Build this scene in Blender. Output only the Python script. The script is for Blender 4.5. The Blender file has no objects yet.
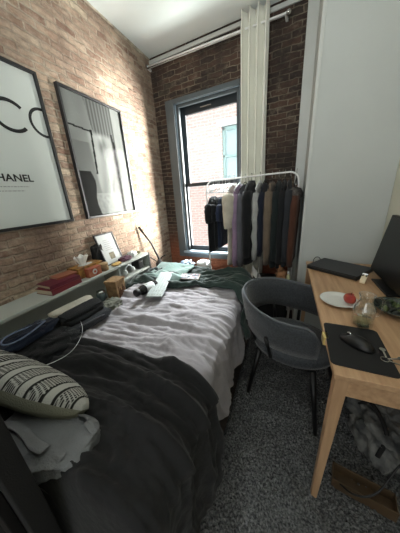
import bpy, bmesh, math, random
from mathutils import Vector, Matrix, noise, Euler
random.seed(7)
PI = math.pi
C = bpy.context.scene.collection

# ------------------------------------------------------------------ helpers
def lin(v):
    v /= 255.0
    return v / 12.92 if v <= .04045 else ((v + .055) / 1.055) ** 2.4
def S(r, g, b): return (lin(r), lin(g), lin(b), 1)
def nz(x, y=0, z=0): return noise.noise(Vector((x, y, z)))

def base_mat(name):
    m = bpy.data.materials.new(name); m.use_nodes = True
    nt = m.node_tree
    return m, nt, nt.nodes['Principled BSDF']

def mat(name, rgb, rough=.6, metal=0, var=0, vs=6, rgb2=None, bump=0, bs=80, sheen=0, spec=.5, coat=0, stretch=None, emis=0):
    m, nt, p = base_mat(name)
    c = S(*rgb)
    p.inputs['Base Color'].default_value = c
    p.inputs['Roughness'].default_value = rough
    p.inputs['Metallic'].default_value = metal
    p.inputs['Specular IOR Level'].default_value = spec
    if sheen: p.inputs['Sheen Weight'].default_value = sheen
    if coat: p.inputs['Coat Weight'].default_value = coat
    if emis:
        p.inputs['Emission Color'].default_value = c; p.inputs['Emission Strength'].default_value = emis
    tc = nt.nodes.new('ShaderNodeTexCoord'); mp = nt.nodes.new('ShaderNodeMapping')
    nt.links.new(tc.outputs['Object'], mp.inputs['Vector'])
    if stretch: mp.inputs['Scale'].default_value = stretch
    if var or rgb2:
        n = nt.nodes.new('ShaderNodeTexNoise'); n.inputs['Scale'].default_value = vs; n.inputs['Detail'].default_value = 5
        nt.links.new(mp.outputs[0], n.inputs['Vector'])
        r = nt.nodes.new('ShaderNodeValToRGB')
        r.color_ramp.elements[0].position = .35; r.color_ramp.elements[1].position = .65
        c2 = S(*rgb2) if rgb2 else tuple(min(1, x * (1 + var)) for x in c[:3]) + (1,)
        c1 = c if rgb2 else tuple(x * (1 - var) for x in c[:3]) + (1,)
        r.color_ramp.elements[0].color = c1; r.color_ramp.elements[1].color = c2
        nt.links.new(n.outputs['Fac'], r.inputs[0]); nt.links.new(r.outputs[0], p.inputs['Base Color'])
    if bump:
        n = nt.nodes.new('ShaderNodeTexNoise'); n.inputs['Scale'].default_value = bs; n.inputs['Detail'].default_value = 4
        nt.links.new(mp.outputs[0], n.inputs['Vector'])
        b = nt.nodes.new('ShaderNodeBump'); b.inputs['Strength'].default_value = bump; b.inputs['Distance'].default_value = .01
        nt.links.new(n.outputs['Fac'], b.inputs['Height']); nt.links.new(b.outputs[0], p.inputs['Normal'])
    return m

def vcol_mat(name, rough=.6, bump=0, bs=200):
    m, nt, p = base_mat(name)
    a = nt.nodes.new('ShaderNodeVertexColor'); a.layer_name = 'Col'
    nt.links.new(a.outputs[0], p.inputs['Base Color']); p.inputs['Roughness'].default_value = rough; p.inputs['Specular IOR Level'].default_value = .08
    if bump:
        n = nt.nodes.new('ShaderNodeTexNoise'); n.inputs['Scale'].default_value = bs
        tc = nt.nodes.new('ShaderNodeTexCoord'); nt.links.new(tc.outputs['Object'], n.inputs['Vector'])
        b = nt.nodes.new('ShaderNodeBump'); b.inputs['Strength'].default_value = bump; b.inputs['Distance'].default_value = .005
        nt.links.new(n.outputs['Fac'], b.inputs['Height']); nt.links.new(b.outputs[0], p.inputs['Normal'])
    return m

def brick_mat(name, c1, c2, mortar, axis, dirt=None, msize=.014, bumps=.9, lit_band=None, bw=.155, bh=.047, smear=.5, pale=None, lime=(.42, .60)):
    """axis: which object axes carry the courses ('yz' or 'xz')"""
    m, nt, p = base_mat(name)
    N, Lk = nt.nodes.new, nt.links.new
    tc = N('ShaderNodeTexCoord'); sp = N('ShaderNodeSeparateXYZ'); cb = N('ShaderNodeCombineXYZ')
    Lk(tc.outputs['Object'], sp.inputs[0])
    Lk(sp.outputs['Y' if axis == 'yz' else 'X'], cb.inputs['X']); Lk(sp.outputs['Z'], cb.inputs['Y'])
    nw = N('ShaderNodeTexNoise'); nw.inputs['Scale'].default_value = 11; nw.inputs['Detail'].default_value = 5
    Lk(cb.outputs[0], nw.inputs['Vector'])
    sub = N('ShaderNodeVectorMath'); sub.operation = 'SUBTRACT'; sub.inputs[1].default_value = (.5, .5, .5)
    Lk(nw.outputs['Color'], sub.inputs[0])
    sc = N('ShaderNodeVectorMath'); sc.operation = 'SCALE'; sc.inputs['Scale'].default_value = .034
    Lk(sub.outputs[0], sc.inputs[0])
    ad = N('ShaderNodeVectorMath'); Lk(cb.outputs[0], ad.inputs[0]); Lk(sc.outputs[0], ad.inputs[1])
    br = N('ShaderNodeTexBrick')
    br.inputs['Scale'].default_value = 1; br.inputs['Brick Width'].default_value = bw; br.inputs['Row Height'].default_value = bh
    br.inputs['Mortar Size'].default_value = msize; br.inputs['Mortar Smooth'].default_value = .6; br.inputs['Bias'].default_value = -.1
    br.inputs['Color1'].default_value = (0, 0, 0, 1); br.inputs['Color2'].default_value = (1, 1, 1, 1); br.inputs['Mortar'].default_value = (.5, .5, .5, 1)
    rb = N('ShaderNodeValToRGB'); rb.color_ramp.elements[0].color = S(*c1); rb.color_ramp.elements[1].color = S(*(pale or c2)); rb.color_ramp.elements[1].position = .93
    e_ = rb.color_ramp.elements.new(.80); e_.color = S(*c2)
    Lk(br.outputs['Color'], rb.inputs[0]); mb = N('ShaderNodeMixRGB'); mb.inputs['Color2'].default_value = S(*mortar)
    Lk(br.outputs['Fac'], mb.inputs['Fac']); Lk(rb.outputs[0], mb.inputs['Color1'])
    Lk(ad.outputs[0], br.inputs['Vector'])
    # lime smeared over the bricks in patches
    n2 = N('ShaderNodeTexNoise'); n2.inputs['Scale'].default_value = 11; n2.inputs['Detail'].default_value = 9; n2.inputs['Roughness'].default_value = .75
    Lk(cb.outputs[0], n2.inputs['Vector'])
    r2 = N('ShaderNodeValToRGB'); r2.color_ramp.elements[0].position = lime[0]; r2.color_ramp.elements[1].position = lime[1]
    r2.color_ramp.elements[1].color = (smear, smear, smear, 1)
    Lk(n2.outputs['Fac'], r2.inputs[0])
    mx = N('ShaderNodeMixRGB'); mx.inputs['Color2'].default_value = S(*mortar)
    Lk(r2.outputs[0], mx.inputs['Fac']); Lk(mb.outputs[0], mx.inputs['Color1'])
    out = mx.outputs[0]
    # darker fired patches
    n3 = N('ShaderNodeTexNoise'); n3.inputs['Scale'].default_value = 2.3; n3.inputs['Detail'].default_value = 7; n3.inputs['Roughness'].default_value = .65
    mp3 = N('ShaderNodeMapping'); mp3.inputs['Location'].default_value = (4.2, 1.7, 0); Lk(cb.outputs[0], mp3.inputs['Vector'])
    Lk(mp3.outputs[0], n3.inputs['Vector'])
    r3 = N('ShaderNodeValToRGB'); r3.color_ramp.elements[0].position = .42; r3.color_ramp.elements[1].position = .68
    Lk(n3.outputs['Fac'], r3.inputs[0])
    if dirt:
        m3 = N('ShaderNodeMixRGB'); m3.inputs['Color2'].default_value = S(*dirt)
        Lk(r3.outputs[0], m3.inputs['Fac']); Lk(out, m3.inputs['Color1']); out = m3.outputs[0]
    if lit_band:
        # light painted into the brick as a low band: (lo, hi, colour) in z
        lo, hi, col, amt = lit_band
        mr = N('ShaderNodeMapRange'); mr.inputs['From Min'].default_value = lo; mr.inputs['From Max'].default_value = hi
        mr.inputs['To Min'].default_value = amt; mr.inputs['To Max'].default_value = 0
        Lk(sp.outputs['Z'], mr.inputs['Value'])
        m4 = N('ShaderNodeMixRGB'); m4.inputs['Color2'].default_value = S(*col)
        Lk(mr.outputs[0], m4.inputs['Fac']); Lk(out, m4.inputs['Color1']); out = m4.outputs[0]
    n5 = N('ShaderNodeTexNoise'); n5.inputs['Scale'].default_value = 30; n5.inputs['Detail'].default_value = 8; n5.inputs['Roughness'].default_value = .8
    mp5 = N('ShaderNodeMapping'); mp5.inputs['Scale'].default_value = (.55, 1, 1); Lk(cb.outputs[0], mp5.inputs['Vector']); Lk(mp5.outputs[0], n5.inputs['Vector'])
    r5 = N('ShaderNodeMapRange'); r5.inputs['From Min'].default_value = .3; r5.inputs['From Max'].default_value = .7; r5.inputs['To Min'].default_value = .62; r5.inputs['To Max'].default_value = 1.3
    Lk(n5.outputs['Fac'], r5.inputs['Value'])
    mu = N('ShaderNodeVectorMath'); mu.operation = 'SCALE'; Lk(out, mu.inputs[0]); Lk(r5.outputs[0], mu.inputs['Scale']); out = mu.outputs[0]
    Lk(out, p.inputs['Base Color'])
    p.inputs['Roughness'].default_value = .92; p.inputs['Specular IOR Level'].default_value = .2
    # relief
    n4 = N('ShaderNodeTexNoise'); n4.inputs['Scale'].default_value = 38; n4.inputs['Detail'].default_value = 6
    Lk(cb.outputs[0], n4.inputs['Vector'])
    ma = N('ShaderNodeMath'); ma.operation = 'MULTIPLY_ADD'; ma.inputs[1].default_value = -1.0
    Lk(br.outputs['Fac'], ma.inputs[0]); Lk(n4.outputs['Fac'], ma.inputs[2])
    b = N('ShaderNodeBump'); b.inputs['Strength'].default_value = bumps; b.inputs['Distance'].default_value = .012
    Lk(ma.outputs[0], b.inputs['Height']); Lk(b.outputs[0], p.inputs['Normal'])
    return m

def glass_mat(name, tint=(254, 255, 254), gloss=.08, rough=.0, haze=0):
    """thin sheet glass: mostly clear, a little mirror, optional film of dust"""
    m = bpy.data.materials.new(name); m.use_nodes = True
    nt = m.node_tree; nt.nodes.clear(); N, Lk = nt.nodes.new, nt.links.new
    o = N('ShaderNodeOutputMaterial'); t = N('ShaderNodeBsdfTransparent'); g = N('ShaderNodeBsdfGlossy')
    t.inputs['Color'].default_value = S(*tint); g.inputs['Roughness'].default_value = rough
    lw = N('ShaderNodeFresnel'); lw.inputs['IOR'].default_value = 1.45
    ma = N('ShaderNodeMath'); ma.operation = 'MULTIPLY_ADD'; ma.inputs[1].default_value = gloss * 10; ma.inputs[2].default_value = 0
    ma.use_clamp = True
    ge = N('ShaderNodeNewGeometry'); fr = N('ShaderNodeMath'); fr.operation = 'SUBTRACT'; fr.inputs[0].default_value = 1
    Lk(ge.outputs['Backfacing'], fr.inputs[1]); m0 = N('ShaderNodeMath'); m0.operation = 'MULTIPLY'
    Lk(fr.outputs[0], m0.inputs[0]); Lk(lw.outputs[0], m0.inputs[1]); Lk(m0.outputs[0], ma.inputs[0])
    mx = N('ShaderNodeMixShader'); Lk(ma.outputs[0], mx.inputs[0]); Lk(t.outputs[0], mx.inputs[1]); Lk(g.outputs[0], mx.inputs[2])
    last = mx.outputs[0]
    if haze:
        d = N('ShaderNodeBsdfTranslucent'); d.inputs['Color'].default_value = (.85, .93, .95, 1)
        m2 = N('ShaderNodeMixShader'); m2.inputs[0].default_value = haze
        Lk(last, m2.inputs[1]); Lk(d.outputs[0], m2.inputs[2]); last = m2.outputs[0]
    Lk(last, o.inputs[0])
    return m

class G:
    """collects solids, builds ONE mesh object"""
    def __init__(s): s.v = []; s.f = []
    def add(s, vs, fs):
        k = len(s.v); s.v += [tuple(v) for v in vs]; s.f += [tuple(i + k for i in f) for f in fs]; return s
    def box(s, c, d, rot=None):
        hx, hy, hz = d[0] / 2, d[1] / 2, d[2] / 2
        vs = [Vector((x, y, z)) for x in (-hx, hx) for y in (-hy, hy) for z in (-hz, hz)]
        if rot: R = Euler(rot).to_matrix(); vs = [R @ v for v in vs]
        c = Vector(c)
        return s.add([v + c for v in vs], [(0, 1, 3, 2), (4, 6, 7, 5), (0, 4, 5, 1), (2, 3, 7, 6), (0, 2, 6, 4), (1, 5, 7, 3)])
    def box2(s, a, b): return s.box([(a[i] + b[i]) / 2 for i in range(3)], [abs(b[i] - a[i]) for i in range(3)])
    def hexa(s, vs8):   # bottom 4 (ccw) then top 4
        return s.add(vs8, [(3, 2, 1, 0), (4, 5, 6, 7), (0, 1, 5, 4), (1, 2, 6, 5), (2, 3, 7, 6), (3, 0, 4, 7)])
    def tube(s, pts, r, n=10, cap=True, flat=1.0):
        pts = [Vector(p) for p in pts]; rs = r if isinstance(r, (list, tuple)) else [r] * len(pts)
        rings = []; up = None
        for i, p in enumerate(pts):
            a = pts[max(i - 1, 0)]; b = pts[min(i + 1, len(pts) - 1)]
            t = (b - a).normalized()
            if up is None: up = Vector((0, 0, 1)) if abs(t.z) < .9 else Vector((0, 1, 0))
            x = t.cross(up).normalized(); yv = x.cross(t).normalized(); up = yv
            rings.append([p + x * math.cos(2 * PI * k / n) * rs[i] * flat + yv * math.sin(2 * PI * k / n) * rs[i] for k in range(n)])
        return s.rings(rings, cap)
    def rings(s, rings, cap=True, closed=False):
        n = len(rings[0]); vs = [v for r in rings for v in r]; fs = []
        m = len(rings)
        for i in range(m if closed else m - 1):
            j = (i + 1) % m
            for k in range(n):
                fs.append((i * n + k, i * n + (k + 1) % n, j * n + (k + 1) % n, j * n + k))
        if cap and not closed:
            fs.append(tuple(range(n - 1, -1, -1))); fs.append(tuple((m - 1) * n + k for k in range(n)))
        return s.add(vs, fs)
    def lathe(s, prof, n=28, c=(0, 0, 0), cap=True, sy=1):
        return s.rings([[(c[0] + r * math.cos(2 * PI * k / n), c[1] + sy * r * math.sin(2 * PI * k / n), c[2] + z) for k in range(n)] for r, z in prof], cap)
    def sheet(s, fn, nu, nv):
        vs = [fn(i / nu, j / nv) for j in range(nv + 1) for i in range(nu + 1)]
        w = nu + 1
        return s.add(vs, [(j * w + i, j * w + i + 1, (j + 1) * w + i + 1, (j + 1) * w + i) for j in range(nv) for i in range(nu)])
    def build(s, name, m, parent=None, bevel=0, smooth=False, solid=0, sub=0, seg=2, loc=None, rot=None, fix=True):
        me = bpy.data.meshes.new(name); me.from_pydata(s.v, [], s.f); me.update()
        if fix:
            bm = bmesh.new(); bm.from_mesh(me); bmesh.ops.recalc_face_normals(bm, faces=bm.faces); bm.to_mesh(me); bm.free()
        me.materials.append(m)
        if smooth:
            for p in me.polygons: p.use_smooth = True
        o = bpy.data.objects.new(name, me); C.objects.link(o)
        if parent: o.parent = parent
        if loc: o.location = loc
        if rot: o.rotation_euler = rot
        if solid:
            q = o.modifiers.new('solid', 'SOLIDIFY'); q.thickness = solid; q.offset = 0
        if bevel:
            q = o.modifiers.new('bevel', 'BEVEL'); q.width = bevel; q.segments = seg; q.limit_method = 'ANGLE'; q.angle_limit = .6
            for p in me.polygons: p.use_smooth = True
            q.harden_normals = True
        if sub:
            q = o.modifiers.new('sub', 'SUBSURF'); q.levels = sub; q.render_levels = sub
        return o

def tag(o, label, cat, group=None, kind=None):
    o['label'] = label; o['category'] = cat
    if group: o['group'] = group
    if kind: o['kind'] = kind
    return o
def thing(name, label, cat, loc=(0, 0, 0), rotz=0, group=None, rot=None):
    o = bpy.data.objects.new(name, None); o.empty_display_size = .05; C.objects.link(o)
    o.location = loc; o.rotation_euler = rot or (0, 0, rotz)
    return tag(o, label, cat, group)
def struct(o): o['kind'] = 'structure'; return o
def plabel(o, t): o['label'] = t; return o
def paint(o, fn):
    """vertex colours of a printed or woven pattern"""
    me = o.data; a = me.color_attributes.new('Col', 'FLOAT_COLOR', 'POINT')
    for i, v in enumerate(me.vertices): a.data[i].color = fn(v.co, i)

# ------------------------------------------------------------------ materials
M = {}
M['brick_left'] = brick_mat('brick_left', (126, 96, 82), (188, 164, 142), (178, 164, 146), 'yz', dirt=(130, 110, 97), smear=.62, msize=.008, pale=(206, 192, 168))
M['brick_far'] = brick_mat('brick_far', (88, 68, 58), (56, 48, 44), (128, 118, 104), 'xz', dirt=(50, 45, 42), smear=.9, lime=(.53, .68), msize=.006, pale=(96, 88, 76), lit_band=(.62, .9, (158, 96, 70), .75))  # low orange band imitates the lit brick below the window
M['brick_out'] = brick_mat('brick_out', (220, 186, 176), (210, 174, 164), (222, 210, 205), 'xz', smear=.3, bumps=.2, bw=.22, bh=.075, msize=.014)
M['ceil'] = mat('ceil', (238, 244, 241), .9, var=.03, vs=2)
M['white_wall'] = mat('white_wall', (182, 186, 183), .85, var=.02, vs=3, bump=.1, bs=30)
M['cream_wall'] = mat('cream_wall', (198, 196, 180), .85)
M['trim'] = mat('trim', (186, 189, 185), .5, var=.04)
M['floor'] = mat('floor', (66, 58, 52), .6, var=.2, stretch=(1, 9, 1))
M['rug'] = mat('rug', (66, 67, 69), .98, rgb2=(136, 137, 136), vs=110, bump=1, bs=220, spec=.1)
M['casing'] = mat('casing', (76, 84, 88), .45, var=.08, bump=.15, bs=30)
M['casing2'] = mat('casing2', (150, 166, 178), .4)
M['sash'] = mat('sash', (38, 44, 48), .4)
M['black'] = mat('black', (18, 18, 19), .45)
M['black_gloss'] = mat('black_gloss', (14, 14, 15), .2)
M['black_matte'] = mat('black_matte', (20, 20, 21), .9, bump=.2, bs=300)
M['screen'] = mat('screen', (10, 10, 11), .35)
M['frame'] = mat('frame', (34, 34, 36), .4)
M['paper'] = mat('paper', (200, 203, 202), .75)
M['ink'] = mat('ink', (30, 30, 32), .7)
M['ink_soft'] = mat('ink_soft', (150, 150, 152), .7)
M['shelf'] = mat('shelf', (176, 180, 174), .45, var=.03, vs=3)
M['oak'] = mat('oak', (196, 160, 124), .45, rgb2=(172, 136, 102), vs=5, stretch=(9, .8, 9), bump=.05, bs=40)
M['oak_leg'] = mat('oak_leg', (196, 160, 124), .45, rgb2=(176, 140, 106), vs=5, stretch=(9, 9, .8))
M['dark_wood'] = mat('dark_wood', (84, 66, 46), .6, var=.15, vs=12)
M['brass'] = mat('brass', (226, 200, 130), .3, metal=.3)
M['chair'] = mat('chair', (64, 67, 71), .95, var=.3, vs=120, bump=.4, bs=400, sheen=.3, spec=.2)
M['chair_edge'] = mat('chair_edge', (96, 100, 104), .9)
M['white_metal'] = mat('white_metal', (232, 232, 230), .35)
M['white_plastic'] = mat('white_plastic', (226, 230, 232), .4)
M['chrome'] = mat('chrome', (190, 190, 188), .2, metal=1)
M['curtain'] = mat('curtain', (232, 232, 222), .9, var=.04, vs=4, bump=.2, bs=300)
nt = M['curtain'].node_tree; nt.nodes['Principled BSDF'].inputs['Transmission Weight'].default_value = 0
M['comforter'] = mat('comforter', (158, 154, 158), .9, var=.04, vs=3, bump=.25, bs=45, sheen=.1, spec=.2)
M['dark_blanket'] = mat('dark_blanket', (33, 33, 34), .9, var=.12, vs=5, bump=.3, bs=40, sheen=.1, spec=.2)
M['green'] = mat('green', (20, 36, 33), .85, rgb2=(36, 56, 50), vs=5, bump=.35, bs=60, sheen=.25)
M['green_light'] = mat('green_light', (66, 92, 84), .85, var=.12, vs=7, bump=.35, bs=60, sheen=.3)
M['mattress'] = mat('mattress', (120, 120, 120), .9)
M['bed_base'] = mat('bed_base', (30, 30, 31), .8)
M['glass'] = glass_mat('glass', gloss=.06)
M['glass_pic'] = glass_mat('glass_pic', gloss=.004)
M['glass_win'] = glass_mat('glass_win', gloss=.04, haze=.005)
M['print'] = vcol_mat('print', .6)
M['pillow'] = vcol_mat('pillow', .95, .4, 260)

# ------------------------------------------------------------------ camera
cd = bpy.data.cameras.new('camera'); cam = bpy.data.objects.new('camera', cd); C.objects.link(cam)
cd.sensor_fit = 'HORIZONTAL'; cd.sensor_width = 36; cd.lens = 208 / 400 * 36; cd.clip_start = .02
cam.matrix_world = Matrix(((0.92762763, -0.06410212, 0.36796453, 0), (0.36779298, 0.32842003, -0.86998196, 0),
                           (-0.06507923, 0.94235407, 0.32822781, 1.36), (0, 0, 0, 1)))
bpy.context.scene.camera = cam

# ------------------------------------------------------------------ the room
XL, XR, ZC = -1.52, .68, 2.807
YAW = -.0844
cy, sy = math.cos(YAW), math.sin(YAW)
CX, CY = -1.52, 2.553
def fw(u, off=0, z=0):     # far wall: u along it from the left corner, off = out of the wall into the room
    return Vector((CX + u * cy + off * sy, CY + u * sy - off * cy, z))
YB = -1.7
struct(G().box2((XL - .3, YB - .2, -.1), (XR + .2, 2.75, 0)).build('floor', M['floor']))
struct(G().box2((XL - .3, YB - .2, ZC), (XR + .2, 2.75, ZC + .12)).build('ceiling', M['ceil']))
struct(G().box2((XL - .25, YB - .2, 0), (XL, 2.85, ZC)).build('wall_left', M['brick_left']))
struct(G().box2((XL, YB - .2, 0), (XR, YB, ZC)).build('wall_back', M['white_wall']))
struct(G().box2((XR, YB - .2, 0), (XR + .15, 2.6, ZC)).build('wall_right', M['cream_wall']))
struct(G().box2((.135, 1.93, 0), (XR, 2.75, ZC)).build('wall_partition', M['white_wall'], bevel=.004))
# far wall with the window opening, in its own frame (x along the wall, y into the thickness)
U0, U1, Z0, Z1 = .285, 1.025, .64, 2.325      # inner opening
far = G()
for a, b in (((-.02, 0, 0), (.2, .3, ZC)), ((1.13, 0, 0), (1.75, .3, ZC)), ((.2, 0, 0), (1.13, .3, .59)), ((.2, 0, 2.35), (1.13, .3, ZC))):
    far.box2(a, b)
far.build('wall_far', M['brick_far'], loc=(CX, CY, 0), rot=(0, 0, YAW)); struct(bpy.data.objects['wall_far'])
# ragged plaster edge along the top of the brick
tr = G()
tr.box2((0, -.014, 2.752), (1.66, 0, 2.785))
struct(tr.build('trim_1', M['trim'], loc=(CX, CY, 0), rot=(0, 0, YAW), bevel=.003))
tr = G()
for i in range(60):
    y0 = -.2 + i * .046
    h = .012 + .02 * abs(nz(i * .7, 3.1)); tr.box2((XL, y0, ZC - h), (XL + .006, y0 + .0465, ZC))
struct(tr.build('trim_2', mat('old_plaster', (176, 168, 150), .9, var=.3, vs=20)))
struct(G().box2((.128, 1.922, 0), (.15, 1.93, ZC)).box2((.128, 1.93, 0), (.135, 1.96, ZC)).box2((.055, 2.36, 0), (.135, 2.44, ZC)).build('trim_3', M['trim'], bevel=.002))

# window
w = bpy.data.objects.new('window_1', None); C.objects.link(w); w.location = (CX, CY, 0); w.rotation_euler = (0, 0, YAW); struct(w)
g = G()
g.box2((.165, -.03, .555), (U0 - .01, 0, 2.37)); g.box2((U1 + .01, -.03, .555), (1.16, 0, 2.37))
g.box2((U0 - .01, -.03, Z1), (U1 + .01, 0, 2.37)); g.box2((U0 - .01, -.03, .555), (U1 + .01, 0, Z0 - .03))
g.build('casing', M['casing'], w, bevel=.005)
g = G()   # reveal lining
g.box2((.2, 0, .59), (U0, .16, 2.35)); g.box2((U1, 0, .59), (1.13, .16, 2.35))
g.box2((U0, 0, Z1), (U1, .16, 2.35)); g.build('jamb', M['casing2'], w, bevel=.003)
g = G(); g.box2((.25, -.05, Z0 - .03), (1.08, .16, Z0)); g.build('sill', M['casing2'], w, bevel=.006)
def sash(name, z0, z1, yy, side, top, bot):
    g = G(); y2 = yy + .035
    g.box2((U0, yy, z0), (U0 + side, y2, z1)); g.box2((U1 - side, yy, z0), (U1, y2, z1))
    g.box2((U0 + side, yy, z1 - top), (U1 - side, y2, z1)); g.box2((U0 + side, yy, z0), (U1 - side, y2, z0 + bot))
    f = g.build(name, M['sash'], w, bevel=.003)
    p = G().box2((U0 + side - .004, yy + .015, z0 + bot - .004), (U1 - side + .004, yy + .019, z1 - top + .004)).build('pane', M['glass_win'] if top > .07 else M['glass'], f)
sash('upper_sash', 1.455, Z1, .10, .062, .09, .04)
sash('lower_sash', Z0, 1.495, .05, .05, .04, .055)
g = G()
for s0, s1 in ((U0, U0 + .03), (U1 - .03, U1)): g.box2((s0, .01, Z0), (s1, .045, Z1))
g.box2((U0, .01, Z1 - .03), (U1, .045, Z1)); g.build('stop', M['casing'], w, bevel=.003)
g = G().box((.62, .09, Z1 - .055), (.13, .012, .012)); g.build('sash_lift', M['chrome'], w)

# neighbouring building outside
t = thing('neighbouring_building', 'pink brick building seen through the window', 'building', (-2.2, 6.2, -6))
WX0, WX1, WZ0, WZ1 = .47, 1.25, 7.6, 9.0
g = G()
g.box2((-7, 0, 0), (WX0, .4, 17)); g.box2((WX1, 0, 0), (7, .4, 17)); g.box2((WX0, 0, 0), (WX1, .4, WZ0)); g.box2((WX0, 0, WZ1), (WX1, .4, 17))
g.build('wall', M['brick_out'], t)
st = mat('stone', (222, 226, 222), .8)
G().box2((WX0 - .12, -.04, WZ1), (WX1 + .12, .1, WZ1 + .16)).build('lintel', st, t); G().box2((WX0 - .1, -.05, WZ0 - .1), (WX1 + .1, .1, WZ0)).build('window_ledge', st, t)
gf = mat('green_frame', (150, 184, 180), .6)
g = G().box2((WX0, .06, WZ0), (WX0 + .07, .12, WZ1)).box2((WX1 - .07, .06, WZ0), (WX1, .12, WZ1)).box2((WX0, .06, WZ1 - .08), (WX1, .12, WZ1)).box2((WX0, .06, WZ0), (WX1, .12, WZ0 + .08)).box2((WX0, .06, 8.27), (WX1, .12, 8.33))
f = g.build('window', gf, t, bevel=.004)
G().box2((WX0, .13, WZ0), (WX1, .14, WZ1)).build('pane', mat('pane_out', (176, 200, 204), .15), f)
g = G().box2((-7, -.06, 9.9), (7, 0, 10.15)); g.build('string_course', st, t)

# ------------------------------------------------------------------ posters
def picture(name, label, y0, y1, z0, z1, cat='poster'):
    t = thing(name, label, cat, (XL, (y0 + y1) / 2, z0)); hw = (y1 - y0) / 2; h = z1 - z0; b = .017
    g = G(); g.box2((0, -hw, 0), (.03, -hw + b, h)); g.box2((0, hw - b, 0), (.03, hw, h)); g.box2((0, -hw + b, 0), (.03, hw - b, b)); g.box2((0, -hw + b, h - b), (.03, hw - b, h))
    g.build('frame', M['frame'], t, bevel=.002)
    return t, hw, h, b
t, hw, h, b = picture('poster', 'white poster with large black letters in black frame', .53, 1.14, 1.228, 2.137)
pp = G().box2((.004, -hw + b, b), (.014, hw - b, h - b)).build('poster_paper', M['paper'], t)
YC = (.53 + 1.14) / 2
def arc_letter(yc, zc, ry, rz, a0, a1, th, name, clip=1e9):
    """a ring letter laid on the paper, cut at y = clip"""
    vs = []; fs = []; n = 40
    for i in range(n + 1):
        a = math.radians(a0 + (a1 - a0) * i / n)
        for q in (-.5, .5):
            vs.append((.0155, min((ry + q * th) * math.cos(a) + yc, clip), (rz + q * th) * math.sin(a) + zc))
    for i in range(n): fs.append((2 * i, 2 * i + 1, 2 * i + 3, 2 * i + 2))
    return G().add(vs, fs).build(name, M['ink'], pp, fix=False, solid=.001)
arc_letter(.925 - YC, 1.857 - 1.228, .09, .077, 42, 318, .019, 'letter')
arc_letter(1.112 - YC, 1.86 - 1.228, .08, .077, 75, 290, .016, 'letter', hw - b)
arc_letter(.72 - YC, 1.857 - 1.228, .085, .077, 0, 360, .013, 'letter')
def text(s, y_right, z, size, m, parent, name, x=.0155, sx=1.0, align='RIGHT', bold=0):
    cu = bpy.data.curves.new(name, 'FONT'); cu.body = s; cu.size = size; cu.extrude = .0004; cu.offset = bold; cu.align_x = align
    cu.materials.append(m); o = bpy.data.objects.new(name, cu); C.objects.link(o); o.parent = parent
    bpy.context.view_layer.update()
    me = bpy.data.meshes.new_from_object(o.evaluated_get(bpy.context.evaluated_depsgraph_get())); bpy.data.objects.remove(o)
    o = bpy.data.objects.new(name, me); C.objects.link(o); o.parent = parent
    o.location = (x, y_right, z); o.rotation_euler = (PI / 2, 0, PI / 2); o.scale = (sx, 1, 1)
    return o
text('CHANEL', .942 - YC, 1.503 - 1.228, .056, M['ink'], pp, 'lettering', sx=1.1, bold=.0012)
for z, l, r in ((1.473, .70, .905), (1.449, .73, .875)):      # two lines of tiny print
    g = G(); y = l
    while y < r:
        wd = random.uniform(.008, .022); g.box2((.0142, y - YC, z - 1.228 - .0025), (.0152, min(y + wd, r) - YC, z - 1.228 + .0025)); y += wd + .005
    g.build('small_print', M['ink_soft'], pp)
G().box2((.022, -hw + b, b), (.024, hw - b, h - b)).build('glazing', M['glass_pic'], t)

t, hw, h, b = picture('framed_photograph', 'framed black and white photograph with draped pale cloth shapes', 1.268, 1.888, 1.228, 2.14, 'picture')
nu, nv = 110, 160
pr = G().sheet(lambda i, j: (.014, -hw + b + i * 2 * (hw - b), b + j * (h - 2 * b)), nu, nv).build('print', M['print'], t, fix=False)
def sm(a, b_, x):
    q = max(0, min(1, (x - a) / (b_ - a))); return q * q * (3 - 2 * q)
def photo(co, i):
    x = (co.y + hw - b) / (2 * (hw - b)); y = 1 - (co.z - b) / (h - 2 * b)     # 0..1, y down
    v = .46 + .08 * nz(x * 3, y * 2, 1)
    # ribbed curtain, upper part
    if y < .3 + .1 * x and x > .33: v = .40 + .06 * math.sin(x * 110)
    if x < .33 + y * .25 and y < .36: v = .50 + .05 * nz(x * 5, y * 6)
    # pale draped cloth with a soft fold
    c_ = .5 + .06 * (y - .3); hwid = .21 + .03 * math.sin(y * 4)
    d = abs(x - c_) / hwid
    if y > .24:
        k = (1 - sm(.8, 1.02, d)) * sm(.24, .30, y)
        q = .66 - .10 * d * d + .05 * math.sin(x * 26 + y * 8) * sm(.3, .5, y) + .05 * nz(x * 6, y * 5, 8)
        q -= .30 * math.exp(-((x - .52 - .03 * math.sin(y * 9)) / .07) ** 2 - ((y - .36) / .07) ** 2)
        q -= .26 * math.exp(-((x - .60) / .035) ** 2 - ((y - .70) / .09) ** 2)
        q += .14 * math.exp(-((x - .56 - .25 * (y - .5)) / .03) ** 2)
        v = v * (1 - k) + q * k
        if .95 < d < 1.12 and x > c_: v -= .18
    if y > .80: v = v * .6 + .30 + .08 * nz(x * 20, y * 26, 3)
    # black strap
    if abs(x - (.36 - .10 * (y - .26))) < .016 and .25 < y < .62: v = .03
    if abs(y - .26 - .05 * (x - .3)) < .007 and x < .37: v = .12
    # dark skirt lower left
    if y > .60 and x < .24 + .02 * math.sin(y * 20) - .25 * max(0, .68 - y): v = .05
    # bright right edge
    if x > .8: v = .56 + .08 * nz(x * 8, y * 5, 4)
    if .73 < x < .79 and y > .3: v = .16
    v = .34 * max(.02, min(.9, v * 1.6 - .25)) ** 1.6
    return (v, v * 1.02, v * 1.01, 1)
paint(pr, photo)
G().box2((.002, -hw + b, b), (.012, hw - b, h - b)).build('backing_board', M['paper'], t)
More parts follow.
